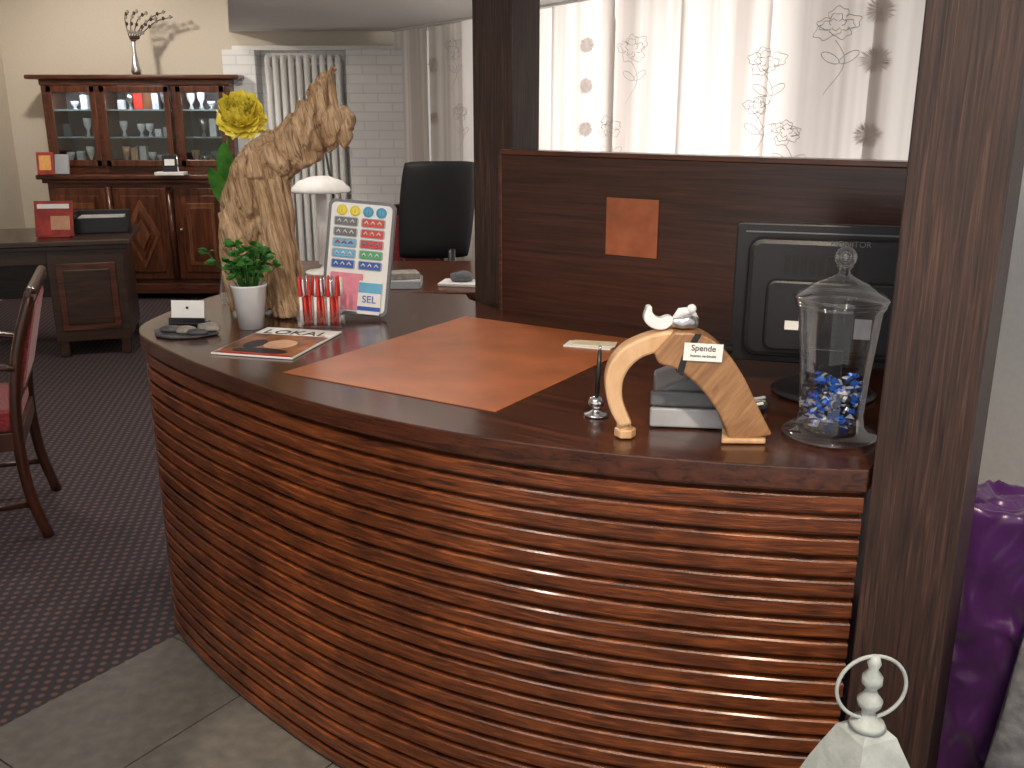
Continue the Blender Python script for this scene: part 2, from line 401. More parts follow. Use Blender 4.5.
# ---------------------------------------------------------------- driftwood
def addp(V,F,pts,rad,seg=16):
    P=catmull([Vector((a[0],a[1],a[2])) for a in pts],4); R=catmull([Vector((r[0],r[1],0)) for r in rad],4)
    v,f=tube_geo(P,[(r.x,r.y) for r in R],seg,ref=(0,1,0)); o=len(V); V.extend(v); F.extend([tuple(x+o for x in q) for q in f])
V=[];Fc=[]
addp(V,Fc,[(-.83,2.95,.985),(-.835,2.95,1.10),(-.838,2.95,1.21),(-.815,2.945,1.31),(-.765,2.94,1.40),(-.69,2.93,1.47),(-.62,2.92,1.515),(-.555,2.91,1.54),(-.487,2.90,1.545)],
     [(.056,.045),(.064,.06),(.068,.07),(.075,.07),(.085,.07),(.076,.068),(.068,.06),(.058,.052),(.038,.045)])
addp(V,Fc,[(-.68,2.90,.985),(-.69,2.905,1.08),(-.705,2.91,1.20),(-.715,2.92,1.31),(-.72,2.93,1.40),(-.67,2.93,1.46)],
     [(.058,.055),(.048,.055),(.052,.06),(.055,.06),(.06,.06),(.04,.04)])
addp(V,Fc,[(-.765,2.965,.985),(-.77,2.965,1.15),(-.765,2.96,1.35)],[(.05,.035),(.06,.04),(.05,.04)])
# broken stub leaning up, wide ragged root
addp(V,Fc,[(-.61,2.91,1.51),(-.58,2.91,1.575),(-.555,2.905,1.63),(-.535,2.90,1.68),(-.525,2.90,1.70)],[(.085,.05),(.066,.045),(.046,.036),(.030,.022),(.020,.014)])
addp(V,Fc,[(-.545,2.90,1.64),(-.522,2.90,1.69),(-.512,2.90,1.722)],[(.022,.02),(.014,.012),(.007,.007)])
addp(V,Fc,[(-.57,2.905,1.585),(-.51,2.90,1.575),(-.465,2.895,1.56)],[(.05,.04),(.042,.036),(.026,.028)])
addp(V,Fc,[(-.56,2.90,1.53),(-.51,2.895,1.52),(-.478,2.89,1.50)],[(.05,.035),(.038,.03),(.022,.02)])
addp(V,Fc,[(-.66,2.92,1.44),(-.60,2.91,1.465),(-.57,2.91,1.48)],[(.03,.03),(.03,.03),(.02,.02)])
dw=mk('driftwood_sculpture',V,Fc,DRIFT,None,smooth=True)
rm=dw.modifiers.new('r','REMESH'); rm.mode='VOXEL'; rm.voxel_size=.005; rm.use_smooth_shade=True
sm=dw.modifiers.new('s','SMOOTH'); sm.iterations=3
dg=bpy.context.evaluated_depsgraph_get(); dg.update()
me2=bpy.data.meshes.new_from_object(dw.evaluated_get(dg)); dw.modifiers.clear(); 
for vx,nv in zip(me2.vertices,[Vector(q.normal) for q in me2.vertices]):
    c=vx.co; 
    lean=c.x+.25*(c.z-1.2)*(1 if c.z<1.4 else .2)
    a=noise.noise(Vector((lean*20+noise.noise(c*5)*1.0,c.y*16,c.z*1.8)))
    b_=noise.noise(c*9+Vector((4,2,1))); c3=noise.noise(Vector((lean*90,c.y*80,c.z*6))); b2=noise.noise(c*22)
    fine=noise.noise(Vector((lean*150+2*noise.noise(c*7),c.y*120,c.z*9)))
    dsp=-.020*max(0,1-abs(a)*7)+.012*b_+.005*c3+.004*b2-.004*max(0,fine)
    if c.z<1.0: dsp=min(dsp,.002)
    vx.co=c+nv*dsp
me2.materials.clear(); me2.materials.append(DRIFT)
for p in me2.polygons: p.use_smooth=True
dw.data=me2
zm=min(v_.co.z for v_ in me2.vertices); dw.location.z=.971-zm; dw.location.y=.015

# ---------------------------------------------------------------- yellow flower in vase
fg=grp('yellow_peony_flower',(-.93,3.12,.971))
lathe('bud_vase',[(0,0),(.028,0),(.032,.04),(.02,.12),(.012,.16),(.014,.18)],GLASS,fg)
stem=catmull([Vector(a) for a in [(0,0,.01),(.01,0,.2),(.02,-.02,.4),(.05,-.03,.55),(.083,-.04,.60)]],6)
tube('stem',stem,.0045,GREEN,fg,8)
def leafgeo(base,dirv,L,w,up=(0,0,1),seg=10,droop=.2):
    V=[];F=[];d=Vector(dirv).normalized(); s=d.cross(Vector(up))
    if s.length<.1: s=Vector((1,0,0))
    s.normalize(); nn=s.cross(d)
    for i in range(seg+1):
        t=i/seg; c=Vector(base)+d*L*t-Vector((0,0,1))*droop*L*t*t; ww=w*math.sin(math.pi*min(.999,t*.93+.05))**.8
        V+=[c-s*ww+nn*ww*.3,c,c+s*ww+nn*ww*.3]
    for i in range(seg):
        for k in(0,1): F.append((3*i+k,3*i+k+1,3*i+4+k,3*i+3+k))
    return V,F
for i,(b,d,L,w) in enumerate([((.02,-.02,.36),(.15,-.4,1),.22,.028),((.02,-.02,.3),(-.12,-.4,1),.2,.026),((.015,0,.32),(.35,-.3,.9),.17,.022)]):
    Vv,Ff=leafgeo(b,d,L,w,(0,1,0)); mk('leaf_%d'%i,Vv,Ff,GREEN,fg,smooth=True,fix=False)
Vp=[];Fp=[]
rp=random.Random(3)
for ring,(n,r0,r1,h) in enumerate([(8,.012,.068,.030),(7,.012,.064,.050),(7,.010,.056,.066),(8,.010,.044,.074),(8,.008,.034,.078),(6,.005,.022,.078),(5,.003,.012,.074)]):
    for i in range(n):
        a0=i*math.tau/n+ring*.45+rp.random()*.25; ww=.95*math.tau/n*(.8 if ring<2 else .9)+.12; hh=h*(.88+.24*rp.random()); o=len(Vp)
        for t in range(8):
            u=t/7
            for q in range(7):
                s_=q/6*2-1
                rr_=r0+(r1-r0)*math.sin(u*1.75)/math.sin(1.5)+.006*math.sin(s_*7+i+ring)*u*u+(.008*u*u if ring<3 else 0)
                aa=a0+s_*ww*(.35+.65*math.sin(math.pi*min(.97,.12+u*.75)))
                zz=hh*(u**1.15)*(1-.22*s_*s_*u)+.005*math.sin(11*s_+ring*2+i)*u-(.0 if ring>1 else .02*u*u)
                Vp.append((rr_*math.cos(aa),rr_*math.sin(aa),zz-.03))
        for t in range(7):
            for q in range(6): Fp.append((o+t*7+q,o+t*7+q+1,o+(t+1)*7+q+1,o+(t+1)*7+q))
mk('petals',Vp,Fp,YEL,fg,(.098,-.06,.60),(.75,.18,0),True,fix=False)

# ---------------------------------------------------------------- potted plant
pg=grp('potted_plant',(-.766,2.762,.971))
lathe('pot',[(0,0),(.036,0),(.05,.122),(.053,.125),(.053,.13),(.048,.13),(.045,.105),(0,.105)],CERAM,pg)
lathe('soil',[(0,.106),(.044,.106)],SOIL,pg)
Vp=[];Fp=[]
for i in range(54):
    a=random.random()*math.tau; L=.05+.10*random.random(); out=.8*random.random()
    base=Vector((.02*math.cos(a),.015*math.sin(a),.105)); tip=base+Vector((math.cos(a)*L*out,math.sin(a)*L*out*.35-.012,L*(1-.2*out)))
    v,f=tube_geo([base,(base+tip)/2+Vector((0,0,.01)),tip],.0013,5); o=len(Vp); Vp+=v; Fp+=[tuple(x+o for x in q) for q in f]
    for q in range(4):
        aa=a+(q-1)*1.4+random.random()*.4
        v,f=leafgeo(tip,(math.cos(aa),math.sin(aa)*.5-.35,.1+.9*random.random()),.022+.012*random.random(),.011,(0,0,1) if q%2 else (0,1,.2),6,.3); o=len(Vp); Vp+=v; Fp+=[tuple(x+o for x in q2) for q2 in f]
mk('foliage',Vp,Fp,GREEN2,pg,smooth=True,fix=False)

# ---------------------------------------------------------------- display stand
ds=grp('hearing_aid_display_stand',(-.483,2.872,.986),(-.20,.085,-.06))
def rrect(w,h,r,n=5,cx=0,cy=0):
    o=[]
    for (sx,sy,a0) in [(1,1,0),(-1,1,90),(-1,-1,180),(1,-1,270)]:
        for i in range(n+1):
            a=math.radians(a0+90*i/n); o.append((cx+sx*(w/2-r)+r*math.cos(a),cy+sy*(h/2-r)+r*math.sin(a)))
    return o
prism('frame',rrect(.205,.345,.02,cy=.1725),0,.018,GREY,ds,'XZ',bevel=.002)
prism('panel_face',rrect(.185,.325,.014,cy=.1725),-.002,0,PAPER,ds,'XZ')
for i,(c,x) in enumerate([(YEL,-.06),(YEL,-.02),(CYAN,.02),(CYAN,.06)]):
    lathe('badge_%d'%i,[(0,0),(.016,0),(.016,.003),(0,.003)],c,ds,(x,-.002,.312),(math.pi/2,0,0),20)
    text('badge_mark_%d'%i,'i',.018,(x,-.0055,.306),(math.pi/2,0,0),BLACK,ds)
cols=[[GREY,RED],[GREY,RED],[CYAN,RED],[CYAN,GRN3],[BLUE,BLUE]]
for r in range(5):
    for c in range(2):
        x=-.045+.083*c; z=.279-.032*r
        prism('tray_%d_%d'%(r,c),rrect(.074,.028,.006,cx=x,cy=z),-.005,-.002,LGREY,ds,'XZ',bevel=.001)
        box('tray_fill_%d_%d'%(r,c),(.066,.004,.022),(x,-.006,z),cols[r][c],ds,bevel=.0015)
        for q in (-1,0,1):
            tube('aid_%d_%d_%d'%(r,c,q),[(x+q*.02-.006,-.009,z-.003),(x+q*.02,-.011,z+.005),(x+q*.02+.006,-.009,z-.003)],.0022,PAPER if r!=2 else cols[r][1-c],ds,8)
prism('lower_card',rrect(.10,.11,.004,cx=-.03,cy=.07),-.006,-.003,PINK,ds,'XZ')
prism('lower_card_blue',rrect(.07,.1,.004,cx=.045,cy=.055),-.010,-.007,PAPER,ds,'XZ')
box('card_stripe',(.07,.002,.03),(.046,-.0115,.085),CYAN,ds,bevel=0); box('card_stripe_b',(.07,.002,.012),(.046,-.0115,.022),BLUE,ds,bevel=0)
text('card_text','SEL',.03,(.045,-.0125,.04),(math.pi/2,0,0),BLUE,ds)
tube('print_finger',[(-.06,-.007,.03),(-.045,-.008,.07),(-.05,-.007,.11)],[.008,.01,.007],PAPER,ds,8)
box('easel_leg',(.12,.004,.25),(0,.085,.16),LGREY,ds,rot=(.33,0,0),bevel=.001)

# pens in acrylic box
pb=grp('pen_box',(-.565,2.78,.972),(0,0,-.06))
for n_,sz,lc in [('back',(.13,.003,.08),(0,.022,.04)),('front',(.13,.003,.05),(0,-.022,.025)),('side_l',(.003,.044,.06),(-.064,0,.03)),('side_r',(.003,.044,.06),(.064,0,.03)),('base',(.13,.044,.003),(0,0,.0015))]:
    box('box_'+n_,sz,lc,GLASS,pb,bevel=0)
for i in range(9):
    for j in range(2):
        x=-.053+.0132*i; y=-.01+.02*j; z=.004; tl=(random.random()-.5)*.012
        tube('pen_body_%d_%d'%(i,j),[(x,y,z),(x+tl*.6,y,z+.085)],.0045,RED if (i+j)%3 else PAPER,pb,8)
        tube('pen_clip_%d_%d'%(i,j),[(x+tl*.6,y,z+.085),(x+tl*.65,y,z+.09),(x+tl,y,z+.125),(x+tl,y,z+.145)],[.005,.0055,.0045,.0025],CHROME if i%2 else RED,pb,8)

# magazine
mg=grp('magazine',(-.640,2.568,.971),(0,0,-.25))
box('pages',(.235,.31,.005),(0,0,.0025),PAPER,mg,bevel=.001)
MAGC=pbr('magazine_cover',(.28,.11,.05),.3,0,0,14,.9)
box('cover_photo',(.228,.225,.0006),(0,-.04,.0054),MAGC,mg,bevel=0)
ball('cover_face',.045,(.02,-.03,.0058),pbr('cover_face',(.7,.42,.27),.4),mg,(1,1.1,.01))
ball('cover_shirt',.05,(.0,-.11,.0058),BLACK,mg,(1.6,.6,.01))
ball('cover_hair',.04,(-.05,-.04,.0059),BLACK,mg,(.7,1.2,.01))
text('title','LOKAL',.062,(-.0,.082,.0057),(0,0,0),BLACK,mg)
box('cover_strip',(.2,.015,.0006),(0,-.143,.0066),RED,mg,bevel=0)

sg=grp('slate_with_pebbles',(-.945,2.67,.972))
def blob(name,rx,ry,rz,loc,mat,parent,seed):
    bm=bmesh.new(); bmesh.ops.create_icosphere(bm,subdivisions=3,radius=1)
    for v in bm.verts:
        k=1+.22*noise.noise(v.co*1.5+Vector((seed,0,0))); v.co=Vector((v.co.x*rx*k,v.co.y*ry*k,max(-.6,v.co.z)*rz*k+rz*.75))
    me=bpy.data.meshes.new(name); bm.to_mesh(me); bm.free(); me.materials.append(mat)
    for p in me.polygons:p.use_smooth=True
    o=bpy.data.objects.new(name,me); COL.objects.link(o); o.location=loc; o.parent=parent; return o
prism('slate_plate',[(-.09,.04),(-.05,.055),(.02,.05),(.09,.03),(.11,0),(.06,-.05),(-.01,-.06),(-.06,-.03)],0,.006,SLATE,sg,bevel=.002)
blob('pebble_1',.036,.022,.014,(.075,.02,.006),STONE,sg,3); blob('pebble_2',.03,.02,.012,(.02,-.01,.006),STONE,sg,8); blob('pebble_3',.035,.02,.01,(-.03,.01,.006),SLATE,sg,12); blob('pebble_4',.03,.012,.01,(.055,-.03,.006),SLATE,sg,15)
bc=grp('business_card_holder',(-.965,2.81,.972),(0,0,-.05))
box('holder_base',(.11,.05,.008),(0,0,.004),BLACK,bc); box('holder_lip',(.11,.004,.02),(0,-.02,.012),BLACK,bc)
box('card_stack',(.1,.012,.06),(0,0,.04),PAPER,bc,rot=(-.2,0,0),bevel=.001)
ball('card_logo',.004,(.0,-.0085,.05),BLACK,bc,(1,.1,1))

ng=grp('note_cards',(.21,2.53,.9725),(0,0,-.35)); box('card',(.13,.06,.004),(0,0,.002),PAPER,ng,bevel=.0005); box('card_lower',(.12,.055,.002),(.01,.012,.005),pbr('cream_paper',(.75,.68,.5),.6),ng,(0,0,.1),bevel=.0005)

ps=grp('desk_pen_stand',(.178,1.93,.971))
lathe('base',[(0,0),(.026,0),(.027,.003),(.022,.006),(.012,.009),(.008,.014),(.016,.022),(.018,.03),(.014,.038),(.007,.042),(0,.042)],CHROME,ps)
tube('pen',[(0,0,.04),(.002,0,.09),(.004,0,.14)],[.0045,.0055,.004],BLACK,ps,10); tube('pen_tip',[(.004,0,.138),(.0045,0,.15)],.003,CHROME,ps,8)

hg=grp('carved_hearing_aid_sculpture',(.335,1.79,.972),(0,0,-.03))
def px(u,v): return ((u-683)*.00196,(440-v)*.00202)
ho=[(619,428),(610,412),(605,395),(604,378),(609,362),(620,349),(636,340),(655,334),(672,332)]
hi=[(672,347),(655,353),(640,358),(629,367),(622,380),(621,396),(625,410),(632,425)]
def spl(L,k=5): return [tuple(q) for q in catmull([Vector(px(*a)) for a in L],k)]
prism('ear_hook',spl(ho)+spl(hi),-.022,.022,HORN1,hg,'XZ',bevel=.006)
bo=[(668,332),(690,333),(708,341),(724,356),(738,376),(750,398),(760,416),(769,432)]
bi=[(728,440),(722,424),(712,406),(698,388),(682,374),(668,366),(655,362),(650,353)]
prism('body',spl(bo)+spl(bi),-.034,.034,HORN2,hg,'XZ',bevel=.007)
st=[(688,333),(694,334),(688,345),(681,360),(678,374),(672,370),(676,356),(682,344)]
prism('strap',[px(*a) for a in st],-.0365,.0365,BLACK,hg,'XZ')
prism('foot',[(x*.022-.112,y*.022) for x,y in [(math.cos(a),math.sin(a)) for a in [math.tau*i/6 for i in range(6)]]],0,.018,HORN1,hg,bevel=.003)
tube('foot_knob',[(-.112,0,.012),(-.118,0,.032)],[.016,.012],HORN1,hg,14)
prism('foot_plate',[(.07,-.04),(.155,-.04),(.17,.035),(.085,.035)],0,.01,HORN1,hg,bevel=.003)
box('label',(.073,.002,.034),(.026,-.0375,.181),PAPER,hg,rot=(0,.05,0),bevel=0)
text('label_text','Spende',.016,(.026,-.0392,.184),(math.pi/2,.05,0),BLACK,hg)
text('label_text_b','hoeren verbindet',.007,(.026,-.0392,.172),(math.pi/2,.05,0),BLACK,hg)
eg=grp('ear_mould_ornament',(.30,1.79,1.190))
cr=[(-.045,.045),(-.05,.02),(-.035,.004),(-.012,.0),(.005,.012),(.004,.024),(-.006,.026),(-.018,.022),(-.028,.026),(-.034,.034),(-.036,.046)]
prism('crescent',[tuple(q) for q in catmull([Vector(a) for a in cr],4)],-.012,.012,CERAM,eg,'XZ',bevel=.004)
blob('mould_shell',.027,.02,.018,(.028,0,.0),SILVER,eg,4)
tube('mould_wing',[(.005,0,.012),(.02,-.005,.034),(.04,0,.036),(.052,0,.02)],[.006,.009,.008,.004],CERAM,eg,10)
ball('mould_bead',.009,(.04,-.006,.04),CERAM,eg)

tg2=grp('desk_phone_base',(.365,1.935,.971),(0,0,-.12))
prism('housing',[(-.065,0),(.065,0),(.065,.11),(.05,.125),(-.065,.072)],-.085,.085,GREY,tg2,'XZ',rot=(0,0,0),bevel=.005)
box('front_plate',(.15,.015,.04),(0,-.09,.022),LGREY,tg2,bevel=.004)
box('front_plate_lid',(.15,.015,.03),(0,-.09,.062),GREY,tg2,bevel=.004)
tube('handset',[(-.02,-.02,.12),(.03,0,.155),(.09,.02,.14)],[.012,.016,.012],BLACK,tg2,10)

mo=grp('computer_monitor',(.715,2.12,.972),(0,0,-.29))
W=.43;H=.32;zb=.055
prism('shell',rrect(W,H,.012,cy=zb+H/2),0,.03,BLACK,mo,'XZ',bevel=.004)
prism('rear_bulge',rrect(.37,.27,.03,cy=zb+H/2-.005),-.03,.002,BLACK,mo,'XZ',bevel=.012)
prism('rear_cover',rrect(.28,.16,.02,cy=zb+.12),-.045,-.028,BLACK,mo,'XZ',bevel=.006)
box('top_ridge',(.39,.004,.004),(0,-.002,zb+H-.02),GREY,mo,bevel=.001)
text('maker_mark','MONITOR',.018,(.03,-.0305,zb+H-.043) ,(math.pi/2,0,0),GREY,mo)
for i in range(9): box('vent_%d'%i,(.012,.002,.04),(-.1+.018*i,-.031,zb+.235),BLACK2,mo,bevel=0)
box('screen',(W-.04,.002,H-.04),(0,.031,zb+H/2),BLACK2,mo,bevel=0)
box('neck',(.07,.03,.1),(0,-.05,.06),BLACK,mo); lathe('base',[(0,0),(.11,0),(.115,.006),(.1,.014),(.03,.022),(0,.022)],BLACK,mo,(0,-.03,0))
box('sticker',(.035,.002,.045),(.07,-.0465,zb+.1),LGREY,mo,bevel=0); box('sticker_b',(.03,.002,.02),(-.08,-.0465,zb+.1),PAPER,mo,bevel=0)
cb=grp('desk_cables')
for i,(y,c) in enumerate([(0,LGREY),(.02,PAPER),(-.02,BLACK),(.035,LGREY)]):
    tube('cable_%d'%i,catmull([Vector(a) for a in [(.462,1.96+y,.977),(.49,1.94+y,.977+.004*i),(.53,1.945+y,.98+.004*i),(.545,1.97+y*.5,.98+.004*i),(.52,2.0+y*.5,.977),(.47,2.01+y*.5,.977)]],6),.004,c,cb,6)

# glass candy jar
jg=grp('glass_candy_jar',(.628,1.80,.972))
lathe('jar_body',[(0,.004),(.085,.002),(.091,.006),(.088,.011),(.072,.016),(.064,.024),(.062,.05),(.066,.13),(.073,.2),(.079,.255),(.084,.262),(.084,.268),(.078,.272)],GLASS,jg,seg=48)
lathe('jar_floor',[(0,.02),(.06,.02),(.062,.026)],GLASS,jg)
lathe('lid',[(.086,.27),(.088,.276),(.084,.281),(.07,.29),(.048,.305),(.022,.316),(.012,.322),(.01,.33),(.016,.336)],GLASS,jg,seg=48)
torus('lid_rim',.085,.003,(0,0,.276),GLASS,jg); torus('jar_rim',.08,.0025,(0,0,.262),GLASS,jg); torus('jar_foot_rim',.089,.0025,(0,0,.006),GLASS,jg)
ball('knob',.021,(0,0,.353),GLASS,jg); ball('knob_core',.012,(0,0,.353),GLASS,jg)
V=[];Fq=[];MI=[]
rr=random.Random(5)
for i in range(105):
    z=.034+.085*rr.random(); R=.044*math.sqrt(rr.random()); 
    if z>.095 and R>.03 and rr.random()<.5: continue
    a=rr.random()*math.tau
    M=Matrix.Translation((R*math.cos(a),R*math.sin(a),z))@Matrix.Rotation(rr.random()*math.tau,4,'Z')@Matrix.Rotation((rr.random()-.5)*1.8,4,'Y')
    L=.013
    v,f=tube_geo([(-L*1.7,0,0),(-L*.95,0,0),(-L*.8,0,0),(-L*.25,0,0),(L*.25,0,0),(L*.8,0,0),(L*.95,0,0),(L*1.7,0,0)],[(.010,.003),(.002,.002),(.0075,.0075),(.0085,.0085),(.0085,.0085),(.0075,.0075),(.002,.002),(.010,.003)],8)
    o=len(V); V+=[M@Vector(q) for q in v]; Fq+=[tuple(x+o for x in q) for q in f]
    m3=rr.choice([0,0,0,1,1,2]) 
    for q in range(len(f)):
        ringi=q//8
        MI.append({0:(0 if m3!=0 else 2),6:(0 if m3!=0 else 2),3:(2 if m3==1 else 1 if m3==0 else 0)}.get(ringi,m3))
cd=mk('wrapped_candies',V,Fq,[DBLUE,BLACK,FOIL,PAPER],jg,fix=False)
for p_,mi in zip(cd.data.polygons,MI): p_.material_index=mi

# lantern on floor
lg=grp('metal_lantern',(.571,1.33,.0),(0,0,.35))
def sq(name,prof,mat,z=0): return lathe(name,prof,mat,lg,(0,0,z),(0,0,math.pi/4),4,False)
sq('base',[(0,0.006),(.13,.006),(.13,.03),(.115,.045),(0,.045)],LANT)
for sx in(-1,1):
    for sy in(-1,1): box('post_%d%d'%(sx,sy),(.014,.014,.45),(sx*.066,sy*.066,.265),LANT,lg)
for sx,sy,rz in[(1,0,math.pi/2),(-1,0,math.pi/2),(0,1,0),(0,-1,0)]: box('pane_%d%d'%(sx,sy),(.12,.002,.43),(sx*.066,sy*.066,.265),GLASS,lg,(0,0,rz),0)
sq('roof',[(0,.485),(.112,.485),(.119,.493),(.115,.502),(.107,.51),(.098,.525),(.083,.56),(.068,.59),(.053,.618),(.046,.632),(.034,.640),(0,.642)],LANT)
lathe('finial',[(0,.64),(.03,.642),(.026,.65),(.012,.658),(.01,.67),(.018,.68),(.02,.69),(.012,.70),(.008,.71),(.016,.72),(.016,.732),(.007,.745),(.011,.755),(.008,.767),(0,.772)],LANT,lg,seg=20)
torus('carry_ring',.056,.0032,(0,0,.712),LANT,lg,(math.pi/2,0,-.3))
lathe('candle',[(0,.045),(.035,.045),(.035,.2),(0,.2)],PAPER,lg)

# ---------------------------------------------------------------- draped pedestals right of the column
PUR=pbr('purple_satin',(.085,.018,.135),.3,0,.0,10,.3,0,None,.6,.3)
SIL=pbr('silver_velvet',(.17,.168,.178),.45,.2,.6,30,.35)
def cloth(name,origin,w,d,h,mat,amp,fr,seed,lean=0):
    bm=bmesh.new()
    bmesh.ops.create_cube(bm,size=1)
    for v in bm.verts: v.co=Vector(((v.co.x+.5)*w,(v.co.y+.5)*d,(v.co.z+.5)*h))
    bmesh.ops.subdivide_edges(bm,edges=bm.edges,cuts=60,use_grid_fill=True)
    bm.normal_update()
    for v in bm.verts:
        z0=v.co.z
        q=Vector((v.co.x*fr,v.co.y*fr,v.co.z*fr*.5))+Vector((seed,0,0)); q=q+Vector((1,1,1))*noise.noise(q*.6)*1.4
        n=1-abs(noise.noise(q))*3; n2=noise.noise(q*1.7)
        nv=v.normal.copy()
        if z0>.01: v.co+=nv*(amp*n+amp*.4*n2)
        v.co.x+=lean*max(0,z0-.3)
    me=bpy.data.meshes.new(name); bm.to_mesh(me); bm.free(); me.materials.append(mat)
    for p in me.polygons: p.use_smooth=True
    o=bpy.data.objects.new(name,me); COL.objects.link(o); o.location=origin; o.rotation_euler=(0,0,ANG); return o
cloth('draped_display_plinth',(.93,1.91,.007),.6,.18,.77,PUR,.014,15,2)
cloth('draped_display_plinth.001',(.850,1.485,.007),.4,.27,.70,SIL,.006,9,9,.10)

# ---------------------------------------------------------------- armchairs
def armchair(name,loc,rot):
    g=grp(name,loc,rot)   # faces -X locally, back at +X
    for sy in(-1,1):
        tube('rear_leg_%d'%sy,catmull([Vector(a) for a in [(.28,sy*.25,0),(.235,sy*.25,.2),(.225,sy*.25,.45),(.26,sy*.25,.72),(.335,sy*.25,.95)]],5),.021,CHW,g,8)
        tube('front_leg_%d'%sy,[(-.25,sy*.27,0),(-.25,sy*.27,.2),(-.25,sy*.27,.45),(-.24,sy*.275,.66)],[.016,.022,.025,.02],CHW,g,8)
        tube('arm_%d'%sy,catmull([Vector(a) for a in [(.245,sy*.26,.68),(.1,sy*.285,.70),(-.1,sy*.29,.68),(-.28,sy*.285,.67),(-.31,sy*.28,.64)]],5),[(.026,.014)]*21,CHW,g,8,(0,0,1))
        box('side_rail_%d'%sy,(.46,.03,.07),(-.01,sy*.25,.40),CHW,g)
        tube('stretcher_%d'%sy,[(.235,sy*.25,.14),(-.25,sy*.27,.14)],.012,CHW,g,8)
    box('front_rail',(.03,.5,.07),(-.25,0,.40),CHW,g); box('back_rail',(.03,.48,.07),(.225,0,.40),CHW,g)
    box('crest_rail',(.035,.54,.08),(.33,0,.935),CHW,g,(0,.28,0),.015)
    box('lower_back_rail',(.025,.48,.05),(.24,0,.56),CHW,g,(0,.08,0),.008)
    box('seat',(.48,.47,.09),(-.01,0,.465),REDF,g,bevel=.03)
    box('back_cushion',(.05,.44,.34),(.279,0,.745),REDF,g,(0,.24,0),.02)
    return g
armchair('wooden_armchair',(-2.14,3.53,0),(0,0,.37))
armchair('wooden_armchair.001',(-.80,6.75,0),(0,0,-1.25))

# ---------------------------------------------------------------- writing desk at left
wd=grp('writing_desk',(-3.39,6.35,0),(0,0,.28))
box('top',(1.7,.8,.035),(0,0,.755),DESKW,wd,bevel=.006)
box('top_moulding',(1.64,.74,.03),(0,0,.722),DESKW,wd,bevel=.004)
for sx in(-1,1):
    x=sx*.56
    box('pedestal_%d'%sx,(.46,.68,.60),(x,0,.407),DESKW,wd,bevel=.004)
    box('pedestal_frame_%d'%sx,(.36,.012,.44),(x,-.345,.40),CABW,wd,bevel=.004)
    box('pedestal_panel_%d'%sx,(.28,.012,.36),(x,-.352,.40),DESKW,wd,bevel=.006)
    for a in(-1,1):
        for b_ in(-1,1): box('foot_%d%d%d'%(sx,a,b_),(.06,.06,.11),(x+a*.19,b_*.3,.055),DESKW,wd,bevel=.008)
box('modesty_panel',(.66,.02,.4),(0,.28,.5),DESKW,wd); box('apron',(.66,.02,.09),(0,-.32,.662),DESKW,wd)
br=grp('brochure_stand',(-2.98,6.3,.774),(0,0,.1))
REDP=pbr('red_print',(.33,.035,.03),.4,0,0,12,.4)
box('sheet',(.24,.012,.23),(0,0,.115),REDP,br,(-.2,0,0)); box('header',(.2,.004,.03),(0,.007,.195),PAPER,br,(-.2,0,0)); box('photo',(.12,.004,.09),(.04,-.013,.09),pbr('print_tan',(.55,.3,.18),.5),br,(-.2,0,0)); box('foot',(.2,.08,.012),(0,-.01,.006),REDP,br)
lt=grp('letter_tray',(-2.80,6.62,.774),(0,0,.28))
box('tray_base',(.34,.26,.01),(0,0,.006),BLACK,lt); box('tray_back',(.34,.01,.13),(0,.125,.065),BLACK,lt); box('tray_l',(.01,.26,.13),(-.165,0,.065),BLACK,lt); box('tray_r',(.01,.26,.13),(.165,0,.065),BLACK,lt); box('tray_mid',(.33,.25,.006),(0,0,.075),BLACK,lt); box('papers',(.29,.22,.02),(0,-.01,.09),PAPER,lt); box('tray_front',(.34,.008,.1),(0,-.127,.05),BLACK,lt)

# ---------------------------------------------------------------- display cabinet
cab=grp('display_cabinet',(-3.09,8.08,0))
box('lower_carcass',(1.52,.5,.9),(0,.27,.55),CABW,cab,bevel=.006)
box('plinth',(1.56,.5,.09),(0,.265,.095),CABW,cab,bevel=.01)
for sx in(-1,1): box('bracket_foot_%d'%sx,(.12,.12,.06),(sx*.7,.07,.03),CABW,cab,bevel=.01); box('bracket_foot_back_%d'%sx,(.12,.12,.06),(sx*.7,.45,.03),CABW,cab,bevel=.01)
box('counter_slab',(1.66,.56,.04),(0,.25,1.03),CABW,cab,bevel=.01)
box('counter_moulding',(1.58,.53,.03),(0,.25,.995),CABW,cab,bevel=.008)
for i,(x,w) in enumerate([(-.5,.44),(0,.44),(.5,.44)]):
    box('door_%d'%i,(w,.025,.76),(x,.012,.56),CABV,cab,bevel=.006)
    box('door_field_%d'%i,(w-.12,.015,.64),(x,-.004,.56),CABV,cab,bevel=.008)
    if i==1:
        for q,(a,b_) in enumerate([(.15,.29),(.11,.21),(.07,.13)]):
            prism('diamond_%d'%q,[(x-a,.56),(x,.56-b_),(x+a,.56),(x,.56+b_)],-.02-.01*q,-.008-.01*q,CABV if q%2 else CABL,cab,'XZ',bevel=.004)
    else:
        for q,(a,b_) in enumerate([(.115,.26),(.085,.22)]):
            box('field_moulding_%d_%d'%(i,q),(2*a,.012,2*b_),(x,-.012-.006*q,.56),CABV if q else CABL,cab,bevel=.004)
    if i!=1: ball('knob_%d'%i,.014,(x+(.17 if i==0 else -.17),-.02,.6),SILVER,cab)
for i,x in enumerate((-.25,.25)): tube('pilaster_%d'%i,[(x,-.005,.18),(x,-.005,.95)],.022,CABW,cab,10)
box('upper_back',(1.5,.02,.74),(0,.5,1.42),pbr('cabinet_interior',(.2,.18,.18),.5),cab)
box('upper_base',(1.52,.36,.07),(0,.33,1.085),CABW,cab,bevel=.006)
